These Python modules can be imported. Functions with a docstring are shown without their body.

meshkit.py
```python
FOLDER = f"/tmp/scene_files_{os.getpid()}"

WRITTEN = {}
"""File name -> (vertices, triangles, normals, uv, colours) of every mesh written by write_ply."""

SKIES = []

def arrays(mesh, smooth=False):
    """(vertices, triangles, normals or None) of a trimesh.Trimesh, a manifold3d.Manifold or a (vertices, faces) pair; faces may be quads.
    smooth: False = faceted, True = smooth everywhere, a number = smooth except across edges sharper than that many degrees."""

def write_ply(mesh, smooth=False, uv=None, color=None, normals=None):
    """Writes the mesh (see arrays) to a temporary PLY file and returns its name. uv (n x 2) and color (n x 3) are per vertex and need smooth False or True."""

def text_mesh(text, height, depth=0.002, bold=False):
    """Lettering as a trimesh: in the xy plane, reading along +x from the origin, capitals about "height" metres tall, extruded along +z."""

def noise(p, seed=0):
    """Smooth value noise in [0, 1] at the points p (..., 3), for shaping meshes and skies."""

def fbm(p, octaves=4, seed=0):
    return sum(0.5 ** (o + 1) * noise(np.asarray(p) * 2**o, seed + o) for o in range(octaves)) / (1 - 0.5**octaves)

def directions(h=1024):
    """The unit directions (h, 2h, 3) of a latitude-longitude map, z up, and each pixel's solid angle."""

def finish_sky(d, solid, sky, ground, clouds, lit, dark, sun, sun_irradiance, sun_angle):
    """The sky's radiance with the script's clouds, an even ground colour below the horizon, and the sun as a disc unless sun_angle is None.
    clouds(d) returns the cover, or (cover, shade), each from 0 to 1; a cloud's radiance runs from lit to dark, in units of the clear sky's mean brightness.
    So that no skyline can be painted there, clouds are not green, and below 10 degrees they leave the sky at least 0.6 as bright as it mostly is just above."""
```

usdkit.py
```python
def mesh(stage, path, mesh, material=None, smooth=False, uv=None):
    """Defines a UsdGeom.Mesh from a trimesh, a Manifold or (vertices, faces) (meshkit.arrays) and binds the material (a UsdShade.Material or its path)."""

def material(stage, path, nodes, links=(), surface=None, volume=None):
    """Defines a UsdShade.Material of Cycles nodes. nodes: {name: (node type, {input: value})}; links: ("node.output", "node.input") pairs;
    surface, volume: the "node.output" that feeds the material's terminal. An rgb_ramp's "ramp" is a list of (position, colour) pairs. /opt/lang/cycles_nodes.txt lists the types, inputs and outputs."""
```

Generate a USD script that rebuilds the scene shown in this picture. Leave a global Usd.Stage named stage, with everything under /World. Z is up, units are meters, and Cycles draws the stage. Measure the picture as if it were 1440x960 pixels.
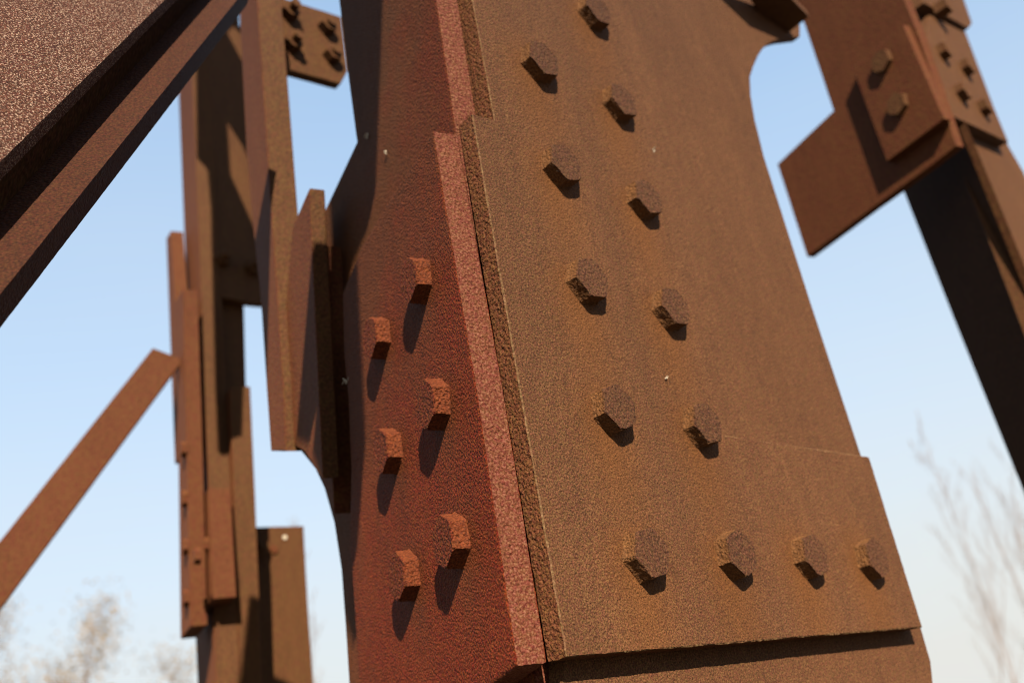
import math, random
import numpy as np, trimesh, manifold3d as m3, shapely
from shapely.geometry import Polygon
from scipy.spatial import Delaunay
import usdkit, meshkit
from pxr import Usd, UsdGeom, UsdLux, UsdShade, Gf, Sdf, Vt

stage = Usd.Stage.CreateInMemory()
UsdGeom.SetStageUpAxis(stage, UsdGeom.Tokens.z)
UsdGeom.SetStageMetersPerUnit(stage, 1.0)
UsdGeom.Xform.Define(stage, '/World')
UsdGeom.Scope.Define(stage, '/World/Looks')
RNG = np.random.default_rng(7)
random.seed(7)

# ------------------------------------------------------------------ camera
F = 1350.0                                   # focal length in photograph pixels (1440 wide)
UP = np.array([-556.6, -3065.9, F]); UP /= np.linalg.norm(UP)          # the vertical, seen in the camera's own axes (x right, y down, z ahead)
AHEAD = np.array([0, 0, 1.0]) - UP * UP[2]; AHEAD /= np.linalg.norm(AHEAD)
SIDE = np.cross(AHEAD, UP)
TO_WORLD = np.array([SIDE, AHEAD, UP])       # camera axes -> world (x right, y ahead, z up)
EYE = np.array([0.0, 0.0, 1.6])
cam = UsdGeom.Camera.Define(stage, '/World/camera')
m = np.eye(4)
m[0, :3], m[1, :3], m[2, :3], m[3, :3] = TO_WORLD @ [1, 0, 0], TO_WORLD @ [0, -1, 0], TO_WORLD @ [0, 0, -1], EYE
cam.AddTransformOp().Set(Gf.Matrix4d(m.tolist()))
cam.CreateHorizontalApertureAttr(36.0); cam.CreateVerticalApertureAttr(24.0)
cam.CreateFocalLengthAttr(36.0 * F / 1440)
cam.CreateFStopAttr(4.1); cam.CreateFocusDistanceAttr(0.92)
cam.CreateClippingRangeAttr(Gf.Vec2f(0.02, 5000))
cam.CreateExposureAttr(1.9)

# ------------------------------------------------------------------ sky and sun
SUN_AZ, SUN_EL = math.radians(11.0), math.radians(31.5)        # azimuth: how far right of straight behind the camera
SUN = np.array([math.sin(SUN_AZ) * math.cos(SUN_EL), -math.cos(SUN_AZ) * math.cos(SUN_EL), math.sin(SUN_EL)])
ELEV, ROT = math.asin(SUN[2]), math.atan2(SUN[0], SUN[1])
sky = UsdLux.DomeLight.Define(stage, '/World/sky')
sky.GetPrim().SetCustomDataByKey('kind', 'structure')
sm = usdkit.material(stage, '/World/Looks/sky', {
    's': ('sky_texture', {'sky_type': 'single_scattering', 'sun_disc': False, 'sun_elevation': ELEV, 'sun_rotation': ROT,
                          'altitude': 100.0, 'air_density': 1.0, 'aerosol_density': 1.0, 'ozone_density': 1.0}),
    'h': ('gamma', {'gamma': 0.4}),                       # a milky winter sky: evened out, with whitish haze gathering towards the horizon
    't': ('mix', {'mix_type': 'multiply', 'fac': 1.0, 'color2': (1.02, 1.35, 1.66)}),
    'd': ('texture_coordinate', {}), 'x': ('separate_xyz', {}),
    'r': ('map_range', {'from_min': 0.0, 'from_max': 1.0, 'to_min': 1.0, 'to_max': 0.0, 'clamp': True}),
    'k': ('math', {'math_type': 'power', 'value2': 2.4}),
    'm': ('mapping', {'scale': (1.0, 1.0, 3.0)}),
    'n': ('noise_texture', {'scale': 1.3, 'detail': 5.0, 'roughness': 0.5, 'distortion': 0.3}),   # thin uneven veil
    'nr': ('map_range', {'from_min': 0.35, 'from_max': 0.75, 'to_min': 0.0, 'to_max': 0.14, 'clamp': True}),
    'a': ('math', {'math_type': 'add', 'use_clamp': True}),
    'w': ('mix', {'mix_type': 'mix', 'color2': (2.22, 2.24, 2.14)}),
    'b': ('background_shader', {'strength': 0.097})},
    [('s.color', 'h.color'), ('h.color', 't.color1'), ('t.color', 'w.color1'), ('d.generated', 'x.vector'), ('x.z', 'r.value'), ('r.result', 'k.value1'),
     ('d.generated', 'm.vector'), ('m.vector', 'n.vector'), ('n.fac', 'nr.value'), ('k.value', 'a.value1'), ('nr.result', 'a.value2'), ('a.value', 'w.fac'), ('w.color', 'b.color')], surface='b.background')
UsdShade.MaterialBindingAPI.Apply(sky.GetPrim()).Bind(sm)
sun = UsdLux.DistantLight.Define(stage, '/World/sun')
sun.CreateIntensityAttr(1.2); sun.CreateAngleAttr(0.5); sun.CreateNormalizeAttr(True); sun.CreateColorAttr(Gf.Vec3f(1.0, 0.86, 0.68))
zc = SUN; xc = np.cross([0, 0, 1.0], zc); xc /= np.linalg.norm(xc); yc = np.cross(zc, xc)
m = np.eye(4); m[0, :3], m[1, :3], m[2, :3] = xc, yc, zc
sun.AddTransformOp().Set(Gf.Matrix4d(m.tolist()))

# ------------------------------------------------------------------ helpers
_used = {}
def numbered(parent, name):
    k = _used.get((parent, name), 0); _used[(parent, name)] = k + 1
    return f'{parent}/{name}' + (f'_{k:03d}' if k else '')

def tag(prim, label=None, cat=None, group=None, kind=None):
    for k, v in (('label', label), ('category', cat), ('group', group), ('kind', kind)):
        if v: prim.SetCustomDataByKey(k, v)
    return prim

ORIGIN = {}
def thing(name, label, cat, base, group=None):
    x = UsdGeom.Xform.Define(stage, numbered('/World', name))
    base = np.asarray(base, float)
    x.AddTranslateOp().Set(Gf.Vec3d(*base.tolist()))
    ORIGIN[str(x.GetPath())] = base
    return tag(x.GetPrim(), label, cat, group)

def part(parent, name, mesh, mat, label=None, smooth=False):
    pp = str(parent.GetPath()) if parent is not None else '/World'
    base = ORIGIN.get(pp, np.zeros(3))
    if isinstance(mesh, m3.Manifold):
        mm = mesh.to_mesh(); mesh = trimesh.Trimesh(mm.vert_properties[:, :3], mm.tri_verts, process=False)
    mesh = mesh.copy(); mesh.vertices = mesh.vertices - base
    path = numbered(pp, name)
    g = usdkit.mesh(stage, path, mesh, MAT[mat], smooth=smooth)
    ORIGIN[path] = base
    p = g.GetPrim()
    if label: p.SetCustomDataByKey('label', label)
    return p

def ray(px, py):
    return TO_WORLD @ np.array([(px - 720) / F, (py - 480) / F, 1.0])

def at(px, py, depth):
    return EYE + ray(px, py) * depth

class Plane:
    """A flat sheet in the world: a point, the way it faces, and two axes in it (a across, b up)."""
    def __init__(s, p, n, b=(0, 0, 1)):
        s.p = np.asarray(p, float); s.n = np.asarray(n, float) / np.linalg.norm(n)
        b = np.asarray(b, float); s.b = b - s.n * (b @ s.n); s.b /= np.linalg.norm(s.b)
        s.a = np.cross(s.b, s.n)
    def off(s, d): return Plane(s.p + s.n * d, s.n, s.b)
    def hit(s, px, py):
        r = ray(px, py); return EYE + r * ((s.p - EYE) @ s.n / (r @ s.n))
    def local(s, pts):
        q = np.asarray(pts) - s.p; return np.stack([q @ s.a, q @ s.b], 1)
    def world(s, ab, d=0.0):
        ab = np.asarray(ab, float); return s.p + ab[:, :1] * s.a + ab[:, 1:2] * s.b + s.n * d
    def poly(s, pix): return s.local([s.hit(*q) for q in pix])

def resample(P, step):
    out = []
    for i in range(len(P)):
        a, b = P[i], P[(i + 1) % len(P)]
        k = max(1, int(np.linalg.norm(b - a) / step))
        out += [a + (b - a) * j / k for j in range(k)]
    return np.array(out)

def stain(prim, plane, pix, r0, run):
    """Orange rust that has bled from under each bolt and run down a little, kept on the plate's own points."""
    P = np.array(UsdGeom.Mesh(prim).GetPointsAttr().Get(), float) + ORIGIN[str(prim.GetPath())]
    q = plane.local(P); a = np.zeros(len(q))
    for x, y in pix:
        c = plane.local([plane.off(0.02).hit(x, y) - plane.n * 0.02])[0]; d = q - c
        d[:, 0] += (meshkit.fbm(np.c_[q / 0.012, q[:, :1] * 0 + 3.3], 3) - 0.5) * 0.02
        d[:, 1] += (meshkit.fbm(np.c_[q / 0.012, q[:, :1] * 0 + 8.1], 3) - 0.5) * 0.02
        d[:, 1] = np.where(d[:, 1] < 0, d[:, 1] / run, d[:, 1])
        a = np.maximum(a, np.exp(-(np.hypot(d[:, 0], d[:, 1]) / r0) ** 2 * 0.9))
    UsdGeom.PrimvarsAPI(prim).CreatePrimvar('stain', Sdf.ValueTypeNames.FloatArray, 'vertex').Set(Vt.FloatArray.FromNumpy(a.astype(np.float32)))

def older(prim, plane, p0, p1, keep=True):
    """Browner, older rust from p0 (none) to p1 (all), broken up, joined to what stain() has put there."""
    g = UsdGeom.Mesh(prim); P = np.array(g.GetPointsAttr().Get(), float) + ORIGIN[str(prim.GetPath())]
    q = plane.local(P); a0, a1 = plane.poly([p0, p1]); d = a1 - a0
    t = ((q - a0) @ d) / (d @ d) + 1.3 * (meshkit.fbm(np.c_[q / 0.045, q[:, 0] * 0], 4) - 0.5)
    t = np.clip(t, 0, 1); pv = UsdGeom.PrimvarsAPI(prim).GetPrimvar('stain')
    if pv and pv.HasValue(): t = np.maximum(t, np.array(pv.Get()))
    UsdGeom.PrimvarsAPI(prim).CreatePrimvar('stain', Sdf.ValueTypeNames.FloatArray, 'vertex').Set(Vt.FloatArray.FromNumpy(t.astype(np.float32)))

def hexagon_nut(plane, p, af, h, turn, stub, seed):
    """A nut with the end of its bolt standing out of it."""
    r = af / math.sqrt(3)
    b = m3.Manifold.extrude(m3.CrossSection([[(r * math.cos(k * math.pi / 3 + turn), r * math.sin(k * math.pi / 3 + turn)) for k in range(6)]]), h) ^ m3.Manifold.cylinder(h, r * 1.4, r * 0.9, 32)
    b = b + m3.Manifold.cylinder(h + stub, af * 0.31, af * 0.28, 20)
    mm = b.to_mesh(); v = np.array(mm.vert_properties[:, :3], float)
    return trimesh.Trimesh(p + v[:, :1] * plane.a + v[:, 1:2] * plane.b + v[:, 2:3] * plane.n, mm.tri_verts, process=False)

def slab(plane, ab, t, bevel=0.0012, step=None, jitter=0.0, seed=0, rim=False, grid=None, relief=0.0008):
    """A plate: outline ab in plane's axes as its front, thickness t behind it, worn bevelled edges. With step, the rim is ragged like flaking rust."""
    P = Polygon(ab)
    if not P.is_valid: P = P.buffer(0)
    P = shapely.geometry.polygon.orient(P, 1.0)
    P = np.array(P.exterior.coords)[:-1]
    if step: P = resample(P, step)
    e = np.roll(P, -1, 0) - P; e /= np.linalg.norm(e, axis=1, keepdims=True) + 1e-12
    n1 = np.stack([e[:, 1], -e[:, 0]], 1); n0 = np.roll(n1, 1, 0)
    N = n0 + n1; N /= np.maximum((N * n1).sum(1, keepdims=True), 0.3)
    def jit(k):
        if not jitter: return np.zeros((len(P), 1))
        q = np.c_[P / 0.004, np.full(len(P), k * 9.7 + seed)]
        r = meshkit.fbm(q, 3, seed) - 0.5
        w = meshkit.noise(np.c_[P / 0.03, np.full(len(P), k * 3.1 + seed)], seed + 5) - 0.5
        return (r * 2.0 + w * 1.0)[:, None] * jitter
    layers = [(0.0, -bevel), (-bevel, 0.0)]
    nsub = max(1, int(t / (step * 1.5))) if step else 1
    for k in range(1, nsub): layers.append((-bevel - (t - 2 * bevel) * k / nsub, 0.0))
    layers += [(-(t - bevel), 0.0), (-t, -bevel)]
    rings = []
    for k, (d, o) in enumerate(layers):
        Q = P + N * (o + jit(k))
        W = plane.world(Q, d)
        rings.append(W)
    V = np.vstack(rings); n = len(P); Fc = []
    i = np.arange(n); j = (i + 1) % n
    for k in range(len(rings) - 1):
        a, b = k * n, (k + 1) * n
        Fc += [np.stack([a + i, b + i, b + j], 1), np.stack([a + i, b + j, a + j], 1)]
    front = P + N * (-bevel)
    if grid:                                               # a rolled face that is not quite flat: inner points, slightly heaved
        pg = Polygon(front); x0, y0, x1, y1 = pg.bounds
        gx_, gy_ = np.meshgrid(np.arange(x0, x1, grid), np.arange(y0, y1, grid)); rr = np.random.default_rng(seed)
        G = np.c_[gx_.ravel(), gy_.ravel()] + rr.uniform(-.2, .2, (gx_.size, 2)) * grid
        G = G[shapely.contains_xy(pg.buffer(-grid * 0.6), G[:, 0], G[:, 1])]
        al = np.vstack([front, G]); tri = Delaunay(al).simplices
        tri = tri[shapely.contains_xy(pg, *al[tri].mean(1).T)]
        cr = np.cross(np.c_[al[tri[:, 1]] - al[tri[:, 0]], np.zeros(len(tri))], np.c_[al[tri[:, 2]] - al[tri[:, 0]], np.zeros(len(tri))])[:, 2]
        tri = tri[np.abs(cr) > 1e-12]; cr = cr[np.abs(cr) > 1e-12]
        tri = np.where((cr < 0)[:, None], tri[:, ::-1], tri)
        heave = (meshkit.fbm(np.c_[G / 0.016, np.full(len(G), seed * 1.0)], 3, seed) - 0.5) * relief
        nv = len(V); V = np.vstack([V, plane.world(G, 0.0) + heave[:, None] * plane.n])
        tri = np.where(tri < n, tri, tri - n + nv)
        _, back = trimesh.creation.triangulate_polygon(Polygon(front), engine='earcut')
        tv, _ = trimesh.creation.triangulate_polygon(Polygon(front), engine='earcut')
        back = ((tv[:, None] - front[None]) ** 2).sum(-1).argmin(1)[back]
        faces = [tri, (back + (len(rings) - 1) * n)]
        if rim:
            return trimesh.Trimesh(V, np.vstack(faces + Fc[:2] + Fc[-2:]), process=False), trimesh.Trimesh(V, np.vstack(Fc[2:-2]), process=False)
        return trimesh.Trimesh(V, np.vstack(Fc + faces), process=False)
    _, tri = trimesh.creation.triangulate_polygon(Polygon(front), engine='earcut')
    tv, _ = trimesh.creation.triangulate_polygon(Polygon(front), engine='earcut')
    d2 = ((tv[:, None] - front[None]) ** 2).sum(-1).argmin(1) if len(front) < 3000 else np.arange(len(tv))
    tri = d2[tri]
    u_, v_ = front[tri[:, 1]] - front[tri[:, 0]], front[tri[:, 2]] - front[tri[:, 0]]; c = u_[:, 0] * v_[:, 1] - u_[:, 1] * v_[:, 0]
    tri = np.where((c < 0)[:, None], tri[:, ::-1], tri)
    faces = [tri, (tri + (len(rings) - 1) * n)[:, ::-1]]
    if rim:
        return trimesh.Trimesh(V, np.vstack(faces + Fc[:2] + Fc[-2:]), process=False), trimesh.Trimesh(V, np.vstack(Fc[2:-2]), process=False)
    return trimesh.Trimesh(V, np.vstack(Fc + faces), process=False)

def plate(parent, name, plane, pix, t, mat, label=None, edge=None, worn=None, ab=None, **k):
    ab = plane.poly(pix) if ab is None else ab
    if not edge:
        return part(parent, name, slab(plane, ab, t, **k), mat, label)
    smooth = 40 if k.get('grid') else False
    face, rim = slab(plane, ab, t, rim=True, **k)          # the cut edge all round, rusted differently from the rolled faces
    ring = None
    if worn:                                               # the bevel is rubbed lighter: split it off the face
        fc = np.array(face.faces)
        nrm = face.face_normals @ plane.n; on = np.abs(nrm) > 0.92
        ring = trimesh.Trimesh(face.vertices, fc[~on], process=False); ring.remove_unreferenced_vertices()
        face = trimesh.Trimesh(face.vertices, fc[on], process=False)
    face.remove_unreferenced_vertices()
    p = part(parent, name, face, mat, label, smooth=smooth)
    if ring is not None: part(p, 'worn_rim', ring, worn)
    rim.remove_unreferenced_vertices()
    part(p, 'cut_edge', rim, edge)
    return p

def shade_outline(target, pix, caster):
    """Where a plate lying in the plane caster must have its outline for its shadow to fall on target as seen at pix."""
    P = np.array([target.hit(*q) for q in pix])
    k = ((caster.p - P) @ caster.n) / (SUN @ caster.n)
    return caster.local(P + k[:, None] * SUN)

def bolt_mesh(plane, p, af=0.036, h=0.018, turn=0.3, seed=0, rough=0.0004):
    """Hexagon head with a turned-down rim, its flats pitted by rust, and a collar of scale at its foot."""
    r = af / math.sqrt(3)
    hexa = m3.Manifold.extrude(m3.CrossSection([[(r * math.cos(k * math.pi / 3), r * math.sin(k * math.pi / 3)) for k in range(6)]]), h + 0.004)
    cone = m3.Manifold.cylinder(h + 0.004, r * 1.58, r * 0.93, 48)
    b = (hexa ^ cone).translate([0, 0, -0.004]).refine_to_length(0.0028)
    mm = b.to_mesh(); v = np.array(mm.vert_properties[:, :3], float)
    q = v / 0.0032
    v += (np.stack([meshkit.fbm(q, 2, seed + i) for i in range(3)], -1) - 0.5) * 2 * rough * 2
    low = np.clip(1 - v[:, 2] / 0.004, 0, 1)
    v[:, :2] *= (1 + 0.10 * low * meshkit.noise(v / 0.006, seed + 11))[:, None]
    c, s = math.cos(turn), math.sin(turn)
    v[:, :2] = v[:, :2] @ np.array([[c, s], [-s, c]])
    w = p + v[:, :1] * plane.a + v[:, 1:2] * plane.b + v[:, 2:3] * plane.n
    return trimesh.Trimesh(w, mm.tri_verts, process=False)

def bolts(parent, plane, pix, mat, af, h, name='bolt', seed=0, label=None, turn=None):
    for k, q in enumerate(pix):
        p = plane.off(h).hit(q[0], q[1]) - plane.n * h
        tr = q[2] if len(q) > 2 else (turn if turn is not None else 0.2 + 0.5 * ((k * 37 + seed * 11) % 10) / 10)
        pr = part(parent, name, bolt_mesh(plane, p, af, h, tr, seed * 50 + k), mat, label, smooth=28)
        if mat in ('bolt_brown', 'bolt_red'):              # the flats are rusted brighter than the worn crown
            P = np.array(UsdGeom.Mesh(pr).GetPointsAttr().Get(), float) + ORIGIN[str(pr.GetPath())]; z = (P - p) @ plane.n
            st = np.clip((h - 0.0012 - z) / 0.0015, 0, 1) * (0.65 + 0.7 * (meshkit.fbm(P / 0.006, 2, k) - .2))
            UsdGeom.PrimvarsAPI(pr).CreatePrimvar('stain', Sdf.ValueTypeNames.FloatArray, 'vertex').Set(Vt.FloatArray.FromNumpy(np.clip(st, 0, 1.3).astype(np.float32)))

def beam_between(a, b, w, d, side):
    """A straight bar of section w by d from a to b; side gives the direction of w."""
    t = (b - a) / np.linalg.norm(b - a); s = side - t * (side @ t); s /= np.linalg.norm(s); u = np.cross(s, t)
    c = [(-1, -1), (1, -1), (1, 1), (-1, 1)]
    V = [p + s * x * w / 2 + u * y * d / 2 for p in (a, b) for x, y in c]
    return m3.Manifold.hull_points(np.array(V))

# ------------------------------------------------------------------ materials
MAT = {}
ALB = 0.21
def rust(name, dark, mid, light, grain=430.0, bump=0.6, blotch=9.0, rough=0.82, speck=None, dist=0.0012, contrast=1.0, fleck=None, spec=0.12, hue=(0.489, 0.513), stained=None, big=(0.16, 0.16)):
    dark, mid, light = (tuple(ALB * x for x in c) for c in (dark, mid, light))
    nodes = {
        'g': ('geometry', {}),
        'fine': ('noise_texture', {'scale': grain, 'detail': 2.0, 'roughness': 0.6}),
        'mapg': ('mapping', {'scale': (1.0, 1.0, 0.28)}),
        'big': ('noise_texture', {'scale': blotch, 'detail': 4.0, 'roughness': 0.55, 'distortion': 0.6}),
        'mid': ('noise_texture', {'scale': blotch * 8, 'detail': 3.0, 'roughness': 0.6}),
        'hue': ('noise_texture', {'scale': grain * 0.55, 'detail': 2.0, 'roughness': 0.6}),
        'fr': ('map_range', {'from_min': 0.32, 'from_max': 0.68, 'to_min': 0.0, 'to_max': contrast, 'clamp': True}),
        'add': ('math', {'math_type': 'multiply_add', 'value2': 0.60, 'value3': 0.5 - 0.30 * contrast - 0.5 * sum(big)}),
        'add2': ('math', {'math_type': 'multiply_add', 'value2': big[0]}),
        'add3': ('math', {'math_type': 'multiply_add', 'value2': big[1]}),
        'ramp': ('rgb_ramp', {'ramp': [(0.12, dark), (0.5, mid), (0.88, light)]}),
        'hr': ('map_range', {'from_min': 0.35, 'from_max': 0.65, 'to_min': hue[0], 'to_max': hue[1], 'clamp': True}),
        'hs': ('hsv', {'saturation': 1.0, 'value': 1.0, 'fac': 1.0}),
        'bn': ('noise_texture', {'scale': grain * 0.75, 'detail': 2.0, 'roughness': 0.65}),
        'vo': ('voronoi_texture', {'scale': grain * 0.62, 'feature': 'f1', 'randomness': 1.0}),
        'vm': ('math', {'math_type': 'multiply_add', 'value2': -0.55}),
        'bump': ('bump', {'strength': bump, 'distance': dist}),
        'p': ('principled_bsdf', {'roughness': rough, 'specular_ior_level': spec, 'diffuse_roughness': 0.5}),
    }
    links = [('g.position', 'fine.vector'), ('g.position', 'mapg.vector'), ('mapg.vector', 'big.vector'), ('mapg.vector', 'mid.vector'), ('g.position', 'bn.vector'), ('g.position', 'hue.vector'),
             ('fine.fac', 'fr.value'), ('fr.result', 'add.value1'), ('big.fac', 'add2.value1'), ('add.value', 'add2.value3'), ('hue.fac', 'hr.value'), ('hr.result', 'hs.hue'),
             ('mid.fac', 'add3.value1'), ('add2.value', 'add3.value3'), ('add3.value', 'ramp.fac'), ('g.position', 'vo.vector'), ('vo.distance', 'vm.value1'), ('bn.fac', 'vm.value3'), ('vm.value', 'bump.height'), ('bump.normal', 'p.normal'), ('ramp.color', 'hs.color')]
    col = 'hs.color'
    if stained:
        nodes['at'] = ('attribute', {'attribute': 'stain'})
        nodes['sm'] = ('math', {'math_type': 'multiply', 'value2': 0.8})
        nodes['st'] = ('mix', {'mix_type': 'mix'})
        nodes['sr'] = ('rgb_ramp', {'ramp': [(0.12, tuple(ALB * 0.45 * x for x in stained)), (0.5, tuple(ALB * x for x in stained)), (0.88, tuple(ALB * 1.6 * x for x in stained))]})
        links += [('at.fac', 'sm.value1'), ('sm.value', 'st.fac'), (col, 'st.color1'), ('add3.value', 'sr.fac'), ('sr.color', 'st.color2')]
        col = 'st.color'
    if fleck:
        nodes['fl'] = ('noise_texture', {'scale': grain * 1.15, 'detail': 1.0})
        nodes['flr'] = ('map_range', {'from_min': 0.56, 'from_max': 0.66, 'clamp': True})
        nodes['flm'] = ('mix', {'mix_type': 'mix', 'color2': fleck})
        links += [('g.position', 'fl.vector'), ('fl.fac', 'flr.value'), ('flr.result', 'flm.fac'), (col, 'flm.color1')]
        col = 'flm.color'
    links.append((col, 'p.base_color'))
    MAT[name] = usdkit.material(stage, f'/World/Looks/{name}', nodes, links, surface='p.BSDF')

rust('brown_rust', (.066, .031, .015), (.245, .103, .038), (.49, .235, .095), grain=580, bump=1.0, dist=.0019, stained=(.30, .110, .026), big=(.22, .20), contrast=0.95, hue=(.482, .510))
rust('red_rust', (.045, .006, .002), (.32, .042, .008), (.60, .115, .028), grain=520, bump=1.0, dist=.0023, stained=(.22, .068, .018), big=(.25, .2), contrast=1.15)
rust('core_rust', (.06, .011, .004), (.28, .050, .012), (.44, .105, .030), grain=480, bump=0.9, dist=.002, stained=(.21, .082, .024), big=(.25, .2))
rust('pink_rust', (.14, .028, .011), (.35, .094, .045), (.58, .25, .145), bump=1.0, dist=.0022, grain=480, contrast=1.1)
rust('dark_rust', (.06, .022, .008), (.27, .098, .030), (.48, .20, .07), hue=(.482, .508), bump=1.0, dist=.003, grain=430, contrast=1.1)
rust('worn_rust', (.16, .08, .03), (.36, .18, .075), (.60, .36, .18), bump=0.8, dist=.002, grain=430)
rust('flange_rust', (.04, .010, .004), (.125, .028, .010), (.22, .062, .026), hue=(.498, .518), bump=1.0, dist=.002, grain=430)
rust('bolt_brown', (.05, .022, .012), (.185, .071, .031), (.38, .16, .072), bump=1.0, dist=.0025, grain=470, contrast=1.0, hue=(.490, .514), stained=(.40, .17, .052))
rust('bolt_red', (.06, .010, .003), (.26, .046, .011), (.46, .115, .032), stained=(.36, .088, .026), bump=1.0, dist=.003, grain=450, contrast=1.1)
rust('far_brown', (.12, .048, .016), (.235, .092, .030), (.35, .15, .05), grain=260, bump=0.6, dist=.002, blotch=5, big=(.35, .25))
rust('far_red', (.13, .034, .011), (.28, .080, .024), (.34, .125, .042), grain=260, bump=0.6, dist=.002, blotch=5, big=(.35, .25))
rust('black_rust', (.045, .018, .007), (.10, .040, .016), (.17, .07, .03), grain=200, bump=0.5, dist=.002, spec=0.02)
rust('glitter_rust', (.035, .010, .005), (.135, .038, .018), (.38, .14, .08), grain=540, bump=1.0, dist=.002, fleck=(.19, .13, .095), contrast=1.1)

def plain(name, color, rough=0.9, scale=3.0, var=0.35):
    c = np.array(color)
    MAT[name] = usdkit.material(stage, f'/World/Looks/{name}', {
        'g': ('geometry', {}), 'n': ('noise_texture', {'scale': scale, 'detail': 5.0}),
        'r': ('rgb_ramp', {'ramp': [(0.3, tuple(c * (1 - var))), (0.7, tuple(c * (1 + var)))]}),
        'p': ('principled_bsdf', {'roughness': rough, 'specular_ior_level': 0.2})},
        [('g.position', 'n.vector'), ('n.fac', 'r.fac'), ('r.color', 'p.base_color')], surface='p.BSDF')
plain('ground', (.07, .055, .035), scale=0.8)
plain('bark', (.13, .09, .07), scale=20)
plain('dry_leaf', (.15, .108, .062), scale=5)

# ------------------------------------------------------------------ directions of the steelwork
AR, AL = 0.772, -0.512
RD = np.array([math.sin(AR), math.cos(AR), 0.0])       # along the right faces, going away
LD = np.array([math.sin(AL), math.cos(AL), 0.0])       # along the left faces, going away
NR = np.array([RD[1], -RD[0], 0.0])                    # the right faces look this way
NL = np.array([-LD[1], LD[0], 0.0])                    # the left faces look this way

# ------------------------------------------------------------------ ground: one sheet, falling away gently from the rise the frame stands on
gx = np.concatenate([-np.geomspace(900, 2, 26), [0], np.geomspace(2, 900, 26)])
X, Y = np.meshgrid(gx, gx); Rr = np.hypot(X, Y)
Z = -0.035 * np.maximum(Rr - 14, 0) ** 1.0 + 0.15 * (meshkit.fbm(np.stack([X / 9, Y / 9, X * 0], -1), 3) - 0.5)
n = len(gx); I, J = np.meshgrid(np.arange(n - 1), np.arange(n - 1), indexing='ij')
quads = np.stack([I * n + J, I * n + J + 1, (I + 1) * n + J + 1, (I + 1) * n + J], -1).reshape(-1, 4)
g = usdkit.mesh(stage, '/World/ground', (np.stack([X, Y, Z], -1).reshape(-1, 3), quads), MAT['ground'], smooth=True)
tag(g.GetPrim(), kind='structure')

# ------------------------------------------------------------------ the near column
D0 = 0.84
PR = Plane(at(797, 923, D0), NR)                       # outer face of its right-hand cover plate
T_COVER = 0.025
C = PR.hit(797, 923); B = C - NR * T_COVER
PL0 = Plane(B, NL)                                     # left core plate's face
T_SPLICE = 0.031
PL1 = PL0.off(T_SPLICE)
base = B + RD * 0.12 + LD * 0.1; base[2] = 0.0
col = thing('steel_column', 'large sharp rusty steel column with two bolted faces meeting at a corner, nearest in the middle', 'column', base)
cov = plate(col, 'cover_plate', PR, [(797, 923), (1297, 881), (1222, 642), (1020, 612), (968, 405), (915, 205), (866, 0), (845, -90), (648, -90), (664.6, 0), (695.8, 169), (664, 160)],
            T_COVER, 'brown_rust', edge='dark_rust', worn='worn_rust', label='brown L-shaped cover plate of the right face', step=0.0028, jitter=0.0009, seed=1, grid=0.004)
PB = PR.off(-T_COVER - 0.0008)
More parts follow.
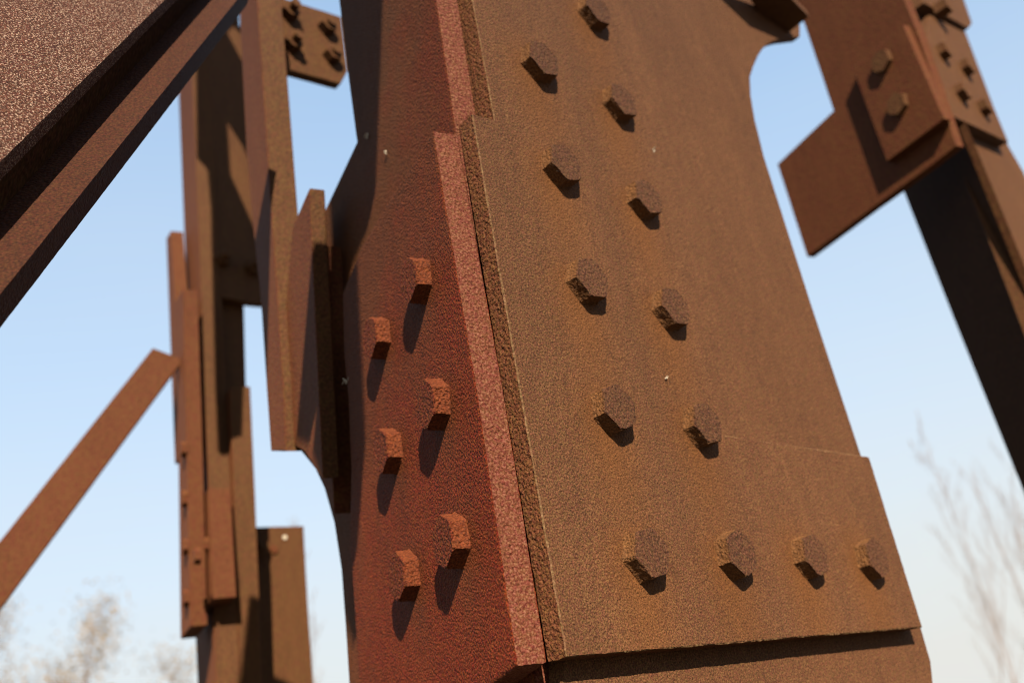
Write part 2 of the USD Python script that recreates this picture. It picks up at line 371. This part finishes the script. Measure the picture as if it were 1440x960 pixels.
back = plate(col, 'gusset_plate', PB, [(690, -90), (700, 0), (760, 560), (790, 900), (800, 1150), (1340, 1120), (1312, 960), (1309, 930), (1294, 878), (1210, 637), (1140, 425), (1075, 222), (1062, 170), (1056, 135),
              (1055, 108), (1060, 93), (1066, 79), (1074, 67), (1087, 58), (1099, 55), (1125, 52), (1125, 30), (1090, -90)], 0.020, 'brown_rust',
             'wide brown gusset plate with a rounded haunch behind the cover plate', step=0.004, jitter=0.0004, seed=2)
GUSSET = [(510, 1150), (491, 960), (486, 880), (480, 800), (470, 735), (455, 682), (440, 650), (428, 632), (414, 624),
          (404, 626), (404, 560), (404, 440), (412, 395), (440, 331), (463, 283), (502, 200), (490, 111), (466, -90)]
lcore = plate(col, 'core_plate', PL0, [(598, -90), (612.5, 0), (637.5, 167), (640, 190), (690, 540), (745, 925), (790, 1150)] + GUSSET, 0.030, 'core_rust', edge='pink_rust', label=
              'red left core plate with a curved cut edge', step=0.004, jitter=0.0004, seed=3, grid=0.006)
spl = plate(col, 'splice_plate', PL1, [(608, 185), (667.6, 540), (726.6, 936), (690, 962), (520, 1080), (505, 960), (499, 860), (492, 760), (494, 660), (490, 560), (484, 500), (482, 412), (510, 345), (530, 311), (554, 271)], T_SPLICE - 0.0006, 'red_rust', edge='pink_rust', label=
            'dark red splice plate of the left face with a pinkish cut edge', step=0.0028, jitter=0.0009, seed=4, grid=0.004)
older(lcore, PL0, (630, 330), (500, 330))
PV = PL0.off(0.056)
vpl = plate(col, 'stiffener_plate', PV, [(411, 321), (435, 265), (441, 400), (449, 566), (454, 672), (449, 668), (438, 649), (428, 634), (414, 626), (408, 610), (403, 520), (402, 430)], 0.0235, 'far_red', edge='far_brown', label=
            'slant-topped plate at the far end of the left face', step=0.01, jitter=0.0004, seed=5)
plate(col, 'packing_plate', PL0.off(0.0318), [(412, 400), (440, 345), (452, 345), (458, 450), (465, 600), (470, 722), (456, 686), (444, 660), (420, 630)], 0.0314, 'far_red', step=0.01, jitter=0.0004, seed=45)
BOLTS_R = [(838, 12), (762, 82), (874, 140), (793, 228), (909, 276), (830, 390), (947, 430), (868, 571), (992, 594), (914, 776), (1040, 776), (1144, 779), (1231, 783)]
rb = random.Random(3)
stain(cov, PR, BOLTS_R, 0.040, 3.0)
bolts(cov, PR, [(x + 4, y, 0.27 + rb.uniform(-.14, .14)) for x, y in BOLTS_R], 'bolt_brown', 0.047, 0.0175, seed=1)
BOLTS_L = [(573, 394), (519, 475), (597, 568), (534, 634), (621.6, 761), (557, 810)]
stain(spl, PL1, BOLTS_L, 0.036, 1.8)
older(spl, PL1, (600, 640), (515, 470))
bolts(spl, PL1, [(x, y, 0.42 + rb.uniform(-.15, .15)) for x, y in BOLTS_L], 'bolt_red', 0.048, 0.0185, seed=2)
PFL = PR.off(-T_COVER - 0.0004)
plate(col, 'packing_plate', PFL, None, 0.03, 'dark_rust', ab=PR.poly([(649, -90), (665.6, 0), (696.8, 169), (760, 160), (740, -90)]), step=0.004, jitter=0.0005, seed=40)
PC = PL0.off(0.30)                                     # a bracket higher up, above the view
plate(col, 'upper_bracket', PC, None, 0.02, 'red_rust', ab=shade_outline(PL0, [(548, -90), (527, 0), (520, 200), (515, 330), (497, 370), (482, 410), (479, 450), (484, 510), (490, 560), (493, 660), (478, 830), (470, 735), (470, 500), (468, 371), (463, 283), (450, -90)], PC), seed=41)
plate(col, 'upper_bracket', PC, None, 0.02, 'red_rust', ab=shade_outline(PV, [(440, 331), (480, 320), (482, 366), (458, 371), (434, 628), (416, 620)], PC), seed=42)
plate(col, 'upper_bracket', PC, None, 0.02, 'red_rust', ab=shade_outline(PV, [(463, 371), (482, 370), (492, 600), (480, 760), (470, 735), (439, 640)], PC), seed=44)
plain('lint', (.30, .26, .20), scale=200)
def lint(parent, plane, px, py, size, seed):
    rg = np.random.default_rng(seed); o = plane.hit(px, py); ms = []
    for k in range(5):
        a = rg.uniform(0, 2 * math.pi); L = size * rg.uniform(.5, 1.2)
        pts = [o + plane.n * 0.0015 + (plane.a * math.cos(a + b * .5) + plane.b * math.sin(a + b * .5)) * L * b / 4 + plane.n * 0.0012 * b * rg.uniform(-.2, 1) for b in range(5)]
        ms += [m3.Manifold.hull(m3.Manifold.sphere(.00045, 8).translate(list(p)) + m3.Manifold.sphere(.0004, 8).translate(list(q))) for p, q in zip(pts[:-1], pts[1:])]
    part(parent, 'lint', m3.Manifold.batch_boolean(ms, m3.OpType.Add), 'lint')
lint(lcore, PL0, 519, 190, .007, 1); lint(lcore, PL0, 545, 214, .004, 2); lint(spl, PL1, 488, 538, .009, 3)
lint(cov, PR, 918, 214, .005, 4); lint(cov, PR, 935, 533, .0024, 5)
# a horizontal flange runs off to the right above the haunch
PH = Plane(PB.hit(1112, 48), (0, 0, -1), RD)
plate(col, 'flange_plate', PH, [(1020, -60), (1055, 0), (1066, 17), (1110, 46), (1138, 24), (1105, -10), (1070, -60)], 0.016, 'brown_rust', step=0.01, jitter=0.0004, seed=6)

# ------------------------------------------------------------------ the middle post, beyond the left face
PM = PL0.off(0.024 + 0.045)
mpost = thing('steel_post', 'slim rusty steel post in the gap left of the near column, ending in mid-air', 'post', PM.hit(402, 634))
plate(mpost, 'flange', PM, [(355, -90), (361.7, 0), (373, 167), (381.7, 300), (392, 450), (398, 540), (402, 634), (381, 634), (367, 425), (356, 320), (347, 215), (336, 0), (331, -90)], 0.045, 'far_red', edge='far_brown', step=0.02, jitter=0.0006, seed=7)

# ------------------------------------------------------------------ small plate with nuts between post and near column
PN = Plane(at(440, 60, 2.05), NR)
nut = thing('connecting_plate', 'small rusty plate with four nuts joining the slim post to the near column', 'plate', PN.hit(437, 100))
npl = plate(nut, 'plate', PN, [(360, -20), (405, 0), (456, 16), (480, 24), (489, 100), (479, 118), (388, 93), (370, 88)], 0.022, 'far_brown', step=0.02, jitter=0.0005, seed=8)
for k, q in enumerate([(404, 20), (408, 64), (457, 40), (464, 80)]):
    part(nut, 'nut', hexagon_nut(PN, PN.hit(*q), 0.036, 0.022, 0.3 + k, 0.018 if k < 2 else 0.008, k), 'far_brown')

# ------------------------------------------------------------------ the far column on the left
PF = Plane(at(283, 420, 2.5), NL)
far = thing('steel_column', 'tall blurred rusty steel column standing farthest left behind the diagonal flat bar', 'column', np.array([*PF.hit(283, 420)[:2], 0.0]))
plate(far, 'flange', PF, [(264, -60), (266, 0), (272, 150), (276, 240), (283, 420), (288, 557), (295, 720), (304, 960), (311, 1150), (286, 1150), (278, 960), (275, 890), (262, 400), (252, 150), (244, -60)], 0.052, 'far_red', edge='far_brown', step=0.03, jitter=0.0006, seed=9)
PW = Plane(PF.hit(283, 420) - NL * 0.05 + LD * 0.035, NR)
plate(far, 'web', PW, [(285, -60), (335, -60), (343, 425), (346, 545), (352, 760), (358, 960), (366, 1150), (310, 1150), (290, 400)], 0.02, 'far_brown', seed=10)
PBt = PW.off(0.03)
bat = plate(far, 'batten_plate', PBt, [(292, 30), (366, 40), (378, 427), (345, 424), (303, 416)], 0.028, 'far_brown', seed=11)
for q in ((311, 365), (354, 378)): part(bat, 'nut', hexagon_nut(PBt, PBt.hit(*q), 0.04, 0.022, 0.2, 0.02, 1), 'far_brown')
PF2 = PF.off(-0.053)
plate(far, 'inner_splice_plate', PF2, [(299, 597), (323, 543), (329, 700), (337, 960), (344, 1150), (316, 1150), (309, 960), (300, 640)], 0.05, 'far_red', edge='far_brown', step=0.03, jitter=0.0006, seed=12)
P3 = PF.off(0.012)
p3 = plate(far, 'splice_plate', P3, [(293, 687), (300, 841), (262, 889), (258, 730)], 0.05, 'far_red', step=0.02, jitter=0.0006, seed=13)
bolts(p3, P3, [(286, 766)], 'far_red', 0.03, 0.010, seed=3)
P2 = PF.off(0.055)
p2 = plate(far, 'outer_splice_plate', P2, [(257, 407), (263, 640), (268, 880), (254, 898), (251, 640), (246, 424)], 0.036, 'far_red', step=0.02, jitter=0.0006, seed=14)
bolts(p2, P2, [(254, 632), (255, 701), (256, 769), (257, 841)], 'far_red', 0.034, 0.012, seed=4)
bolts(p2, P2, [(272, 782)], 'far_red', 0.03, 0.010, seed=5)
P1 = PF.off(0.050)
plate(far, 'bracket', P1, [(240, 325), (245, 400), (251, 520), (254, 640), (246, 652), (234, 335)], 0.034, 'far_red', step=0.02, jitter=0.0005, seed=15)

Q = Polygon([(280, -40), (366, -40), (380, 430), (350, 560), (346, 640), (313, 640), (309, 557), (303, 300), (298, 246), (282, 224), (281, 150)])
for lit in ([(320, 171), (349, 216), (380, 300), (385, 390), (357, 318), (325, 246)], [(320, 47), (328, 38), (380, 90), (380, 130), (342, 88)]):
    Q = Q.difference(Polygon(lit))
Q = max(getattr(Q, 'geoms', [Q]), key=lambda g: g.area)
PX = PBt.off(0.75)
plate(far, 'upper_gusset_plate', PX, None, 0.02, 'far_brown', ab=shade_outline(PBt, list(Q.exterior.coords)[:-1], PX), seed=43)

# ------------------------------------------------------------------ plate at the foot of the gap
PG = Plane(at(400, 840, 2.50), NR)
gp = thing('gusset_plate', 'square-cornered brown gusset plate low in the gap beside the far column', 'plate', PG.hit(400, 1100))
plate(gp, 'plate', PG, [(352, 741), (427, 739), (433, 850), (441, 960), (452, 1100), (365, 1100), (354, 800)], 0.02, 'far_brown', step=0.02, jitter=0.0006, seed=16)
bolts(gp, PG, [(401, 755)], 'lint', 0.011, 0.004, seed=9)
bolts(gp, PG, [(386, 772)], 'far_red', 0.02, 0.006, seed=10)
part(gp, 'nut', hexagon_nut(PG, PG.hit(360, 770), 0.045, 0.03, 0.2, 0.01, 3), 'far_brown')

# ------------------------------------------------------------------ diagonal flat bar on the left
PD = Plane(at(235, 500, 2.42), NR + 0.35 * NL)
fb = thing('diagonal_bar', 'flat rusty steel bar running diagonally down to the left from the far column', 'bar', PD.hit(-60, 880))
part(fb, 'bar', slab(PD, PD.poly([(215, 489), (258, 505), (0, 856), (-90, 978), (-90, 874), (0, 760)]), 0.014, step=0.02, jitter=0.0005, seed=17), 'far_red')

# ------------------------------------------------------------------ raking beam in the foreground, top left
DB = TO_WORLD @ np.array([(716 - 720) / F, (-475 - 480) / F, 1.0]); DB /= np.linalg.norm(DB)
SA = TO_WORLD @ np.array([1.0, 0, 0]); SA = SA - DB * (SA @ DB); SA /= np.linalg.norm(SA)
SB = np.cross(DB, SA)
if (TO_WORLD.T @ SB)[1] < 0: SB = -SB
def rake(sec, s0, s1, step=0.004, jitter=0.0006, seed=0):
    """A bar of constant section running along the raking direction; sec in metres across (SA) and down (SB)."""
    P = resample(np.array(sec, float), 0.006); rows = int((s1 - s0) / step) + 1
    out = []
    for k, t in enumerate(np.linspace(s0, s1, rows)):
        q = np.c_[P / 0.006, np.full(len(P), t / 0.006)]
        w = (meshkit.fbm(q, 2, seed) - 0.5) * 2 * jitter
        Q = P + np.c_[w, (meshkit.fbm(q + 31.7, 2, seed) - 0.5) * 2 * jitter]
        out.append(EYE + Q[:, :1] * SA + Q[:, 1:2] * SB + t * DB)
    n = len(P); i = np.arange(n); j = (i + 1) % n; Fc = []
    for k in range(rows - 1):
        a, b = k * n, (k + 1) * n
        Fc += [np.stack([a + i, a + j, b + j], 1), np.stack([a + i, b + j, b + i], 1)]
    _, tri = trimesh.creation.triangulate_polygon(Polygon(P), engine='earcut')
    V = np.vstack(out)
    Fc += [tri[:, ::-1], tri + (rows - 1) * n]
    mesh = trimesh.Trimesh(V, np.vstack(Fc), process=False)
    if mesh.volume < 0: mesh.invert()
    return mesh
rk = thing('raking_beam', 'thick foreground steel beam slanting across the top left corner with a black underside', 'beam', EYE + SA * -0.4 + SB * 0.3)
RS = 1.25
W0 = np.array([-0.34, 0.272]); wt = np.array([-0.86, -0.51]); S1 = 1.21 * RS
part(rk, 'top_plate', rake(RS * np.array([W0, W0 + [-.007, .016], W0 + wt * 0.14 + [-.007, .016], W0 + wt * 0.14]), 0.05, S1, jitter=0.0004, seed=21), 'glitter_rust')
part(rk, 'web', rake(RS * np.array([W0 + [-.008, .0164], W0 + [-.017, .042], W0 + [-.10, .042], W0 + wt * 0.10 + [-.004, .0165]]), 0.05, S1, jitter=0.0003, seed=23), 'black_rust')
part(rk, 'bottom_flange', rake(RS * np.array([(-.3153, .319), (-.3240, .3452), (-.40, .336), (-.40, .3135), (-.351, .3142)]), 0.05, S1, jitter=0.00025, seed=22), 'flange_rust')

# ------------------------------------------------------------------ the right-hand column
PE = Plane(at(1326, 165, 2.1), NL)
EC = PE.hit(1326, 165)
rc = thing('steel_column', 'dark rusty steel column leaning in from the upper right corner with bolted splice plates', 'column', np.array([*EC[:2], 0.0]))
PE0 = PE.off(-0.024)
plate(rc, 'left_plate', PE0, [(1095, -70), (1118, 0), (1132, 37), (1172, 156), (1093, 231), (1135, 361), (1222, 296), (1312, 231), (1345, 205), (1296, 60), (1272, 0), (1245, -70)], 0.025, 'far_red', step=0.02, jitter=0.0005, seed=31)
lsp = plate(rc, 'splice_plate', PE, [(1270, 35), (1328, 167), (1247, 227), (1199, 96)], 0.0235, 'far_red', step=0.02, jitter=0.0005, seed=32)
bolts(lsp, PE, [(1237, 86), (1259, 146)], 'far_brown', 0.048, 0.012, seed=6)
PQ = Plane(EC - NL * 0.005, NR)
PQ0 = PQ.off(-0.028)
plate(rc, 'right_plate', PQ0, [(1262, -70), (1290, 0), (1345, 165), (1370, 233), (1440, 411), (1520, 620), (1560, 560), (1440, 243), (1418, 205), (1352, 30), (1310, -70)], 0.03, 'far_brown', step=0.02, jitter=0.0005, seed=33)
rsp = plate(rc, 'splice_plate', PQ, [(1303, 62), (1307, 21), (1353, 44), (1418, 200), (1341, 164)], 0.027, 'far_brown', step=0.02, jitter=0.0005, seed=34)
bolts(rsp, PQ, [(1334, 68), (1366, 91), (1360, 126), (1391, 147)], 'far_brown', 0.042, 0.02, seed=7)
usp = plate(rc, 'splice_plate', PQ.off(0.01), [(1285, -40), (1299, 4), (1362, 40), (1367, 33), (1342, -40)], 0.037, 'far_brown', step=0.02, jitter=0.0005, seed=35)
bolts(usp, PQ.off(0.01), [(1335, 6)], 'far_brown', 0.042, 0.03, seed=8)
PK = Plane(PQ0.hit(1370, 233) - NR * 0.03, (-math.cos(math.radians(2)), math.sin(math.radians(2)), 0))
plate(rc, 'web', PK, [(1240, 190), (1275, 280), (1340, 445), (1440, 693), (1520, 890), (1520, 610), (1440, 405), (1365, 220), (1340, 160)], 0.02, 'black_rust', seed=36)

# ------------------------------------------------------------------ bare trees
def ground_z(x, y): return -0.035 * max(math.hypot(x, y) - 14, 0)
def tree(px, top, dist, label, group, seed, spread=0.35, trunk=0.05, leaves=0, levels=4, name='bare_tree', thin=1.0):
    r = random.Random(seed)
    d = ray(px, top); d = d / math.hypot(d[0], d[1]); x, y = d[0] * dist, d[1] * dist
    ztop = 1.6 + d[2] * dist; z0 = ground_z(x, y) - 0.05; H = ztop - z0
    t = thing(name, label, 'tree', (x, y, z0), group)
    tv, tf, bv, bf, lv, lf, ends = [], [], [], [], [], [], []
    def tube(pts, rad, V, Fa, sides):
        pts = np.array(pts); base = sum(len(q) for q in V); a = np.array([1.0, 0, 0]); n = len(pts)
        for p, q in zip(pts, rad):
            ang = np.arange(sides) * 2 * math.pi / sides
            V.append(p + np.stack([np.cos(ang) * q, np.sin(ang) * q, 0 * ang], 1))
        i = np.arange(sides); j = (i + 1) % sides
        for k in range(n - 1):
            A, Bq = base + k * sides, base + (k + 1) * sides
            Fa.append(np.stack([A + i, A + j, Bq + j], 1)); Fa.append(np.stack([A + i, Bq + j, Bq + i], 1))
    def limb(p, d, L, rad, lev):
        k = 5; pts, rr = [p], [rad]; q = p.copy(); dd = d.copy()
        for s in range(k):
            dd = dd + np.array([r.gauss(0, .10), r.gauss(0, .10), r.gauss(0.05, .06)]); dd /= np.linalg.norm(dd)
            q = q + dd * L / k; pts.append(q.copy()); rr.append(rad * (1 - 0.75 * (s + 1) / k))
        tube(pts, rr, tv if lev == 0 else bv, tf if lev == 0 else bf, 7 if lev == 0 else (5 if lev == 1 else 4))
        ends.extend(pts[2:]) if lev >= 2 else None
        if lev >= levels: return
        m = [11, 6, 5, 4, 3][lev]
        for b in range(m):
            f = (0.22 if lev == 0 else 0.15) + 0.8 * (b + r.random()) / m
            i = min(int(f * k), k - 1); pp = pts[i] + (pts[i + 1] - pts[i]) * (f * k - i)
            az = r.uniform(0, 2 * math.pi); side = np.array([math.cos(az), math.sin(az), 0.0])
            nd = dd * (1 - spread) + side * spread * r.uniform(0.8, 1.5) + np.array([0, 0, 0.25]); nd /= np.linalg.norm(nd)
            limb(pp, nd, L * (1.02 - f * 0.75) * r.uniform(0.4, 0.62), max(rr[i] * 0.5, 0.0032 * thin), lev + 1)
    limb(np.zeros(3), np.array([r.gauss(0, .03), r.gauss(0, .03), 1.0]), H, trunk, 0)
    o = np.array([x, y, z0])
    part(t, 'trunk', trimesh.Trimesh(np.vstack(tv) + o, np.vstack(tf), process=False), 'bark', smooth=True)
    part(t, 'branches', trimesh.Trimesh(np.vstack(bv) + o, np.vstack(bf), process=False), 'bark', smooth=True)
    if leaves:
        E_ = np.array(ends); rg = np.random.default_rng(seed)
        c = E_[rg.integers(0, len(E_), leaves)] + rg.normal(0, .4, (leaves, 3)); u = rg.normal(size=(leaves, 3)); v = rg.normal(size=(leaves, 3))
        u *= 0.06 / np.linalg.norm(u, axis=1, keepdims=True); v *= 0.04 / np.linalg.norm(v, axis=1, keepdims=True)
        V = np.stack([c - u, c + v, c + u, c - v], 1).reshape(-1, 3); i = np.arange(leaves)[:, None] * 4
        p = part(t, 'dry_leaves', trimesh.Trimesh(V + o, np.vstack([i + [0, 1, 2], i + [0, 2, 3]]), process=False), 'dry_leaf')
        p.SetCustomDataByKey('kind', 'stuff')
tree(1300, 635, 16, 'bare tree with upright twigs right beside the bolted near column', None, 11, spread=.22, trunk=.012, thin=.45)
tree(1388, 680, 17, 'bare slender tree second from the right, under the dark column leg', None, 12, spread=.25, trunk=.014, thin=.45, levels=3)
tree(1345, 790, 21, 'low bare tree between the two slender trees on the right', None, 15, spread=.4, trunk=.016, thin=.45, levels=3)
tree(1440, 730, 19, 'bare tree cut by the right edge of the view, its twigs reaching inward', None, 13, spread=.40, trunk=.015, thin=.45, levels=3)
tree(1412, 665, 18, 'thin bare tree rising beside the right edge behind the cut-off tree', None, 16, spread=.22, trunk=.013, thin=.45)
tree(455, 775, 24, 'faint bare tree in the low gap left of the near column', None, 5, spread=.4, trunk=.03)
tree(30, 852, 40, 'pale tree with dry beige leaves at the lower left edge', None, 6, spread=.55, leaves=3500, trunk=.10, levels=3)
tree(112, 893, 37, 'pale tree with dry leaves, second from the left edge', None, 7, spread=.55, leaves=3500, trunk=.10, levels=3)
tree(190, 935, 42, 'low pale tree with dry leaves just left of the far column', None, 8, spread=.55, leaves=2500, trunk=.10, levels=3)
def pix(p):
    q = TO_WORLD.T @ (np.asarray(p) - EYE); return np.round(q[:2] / q[2] * F + [720, 480], 1), round(q[2], 3)
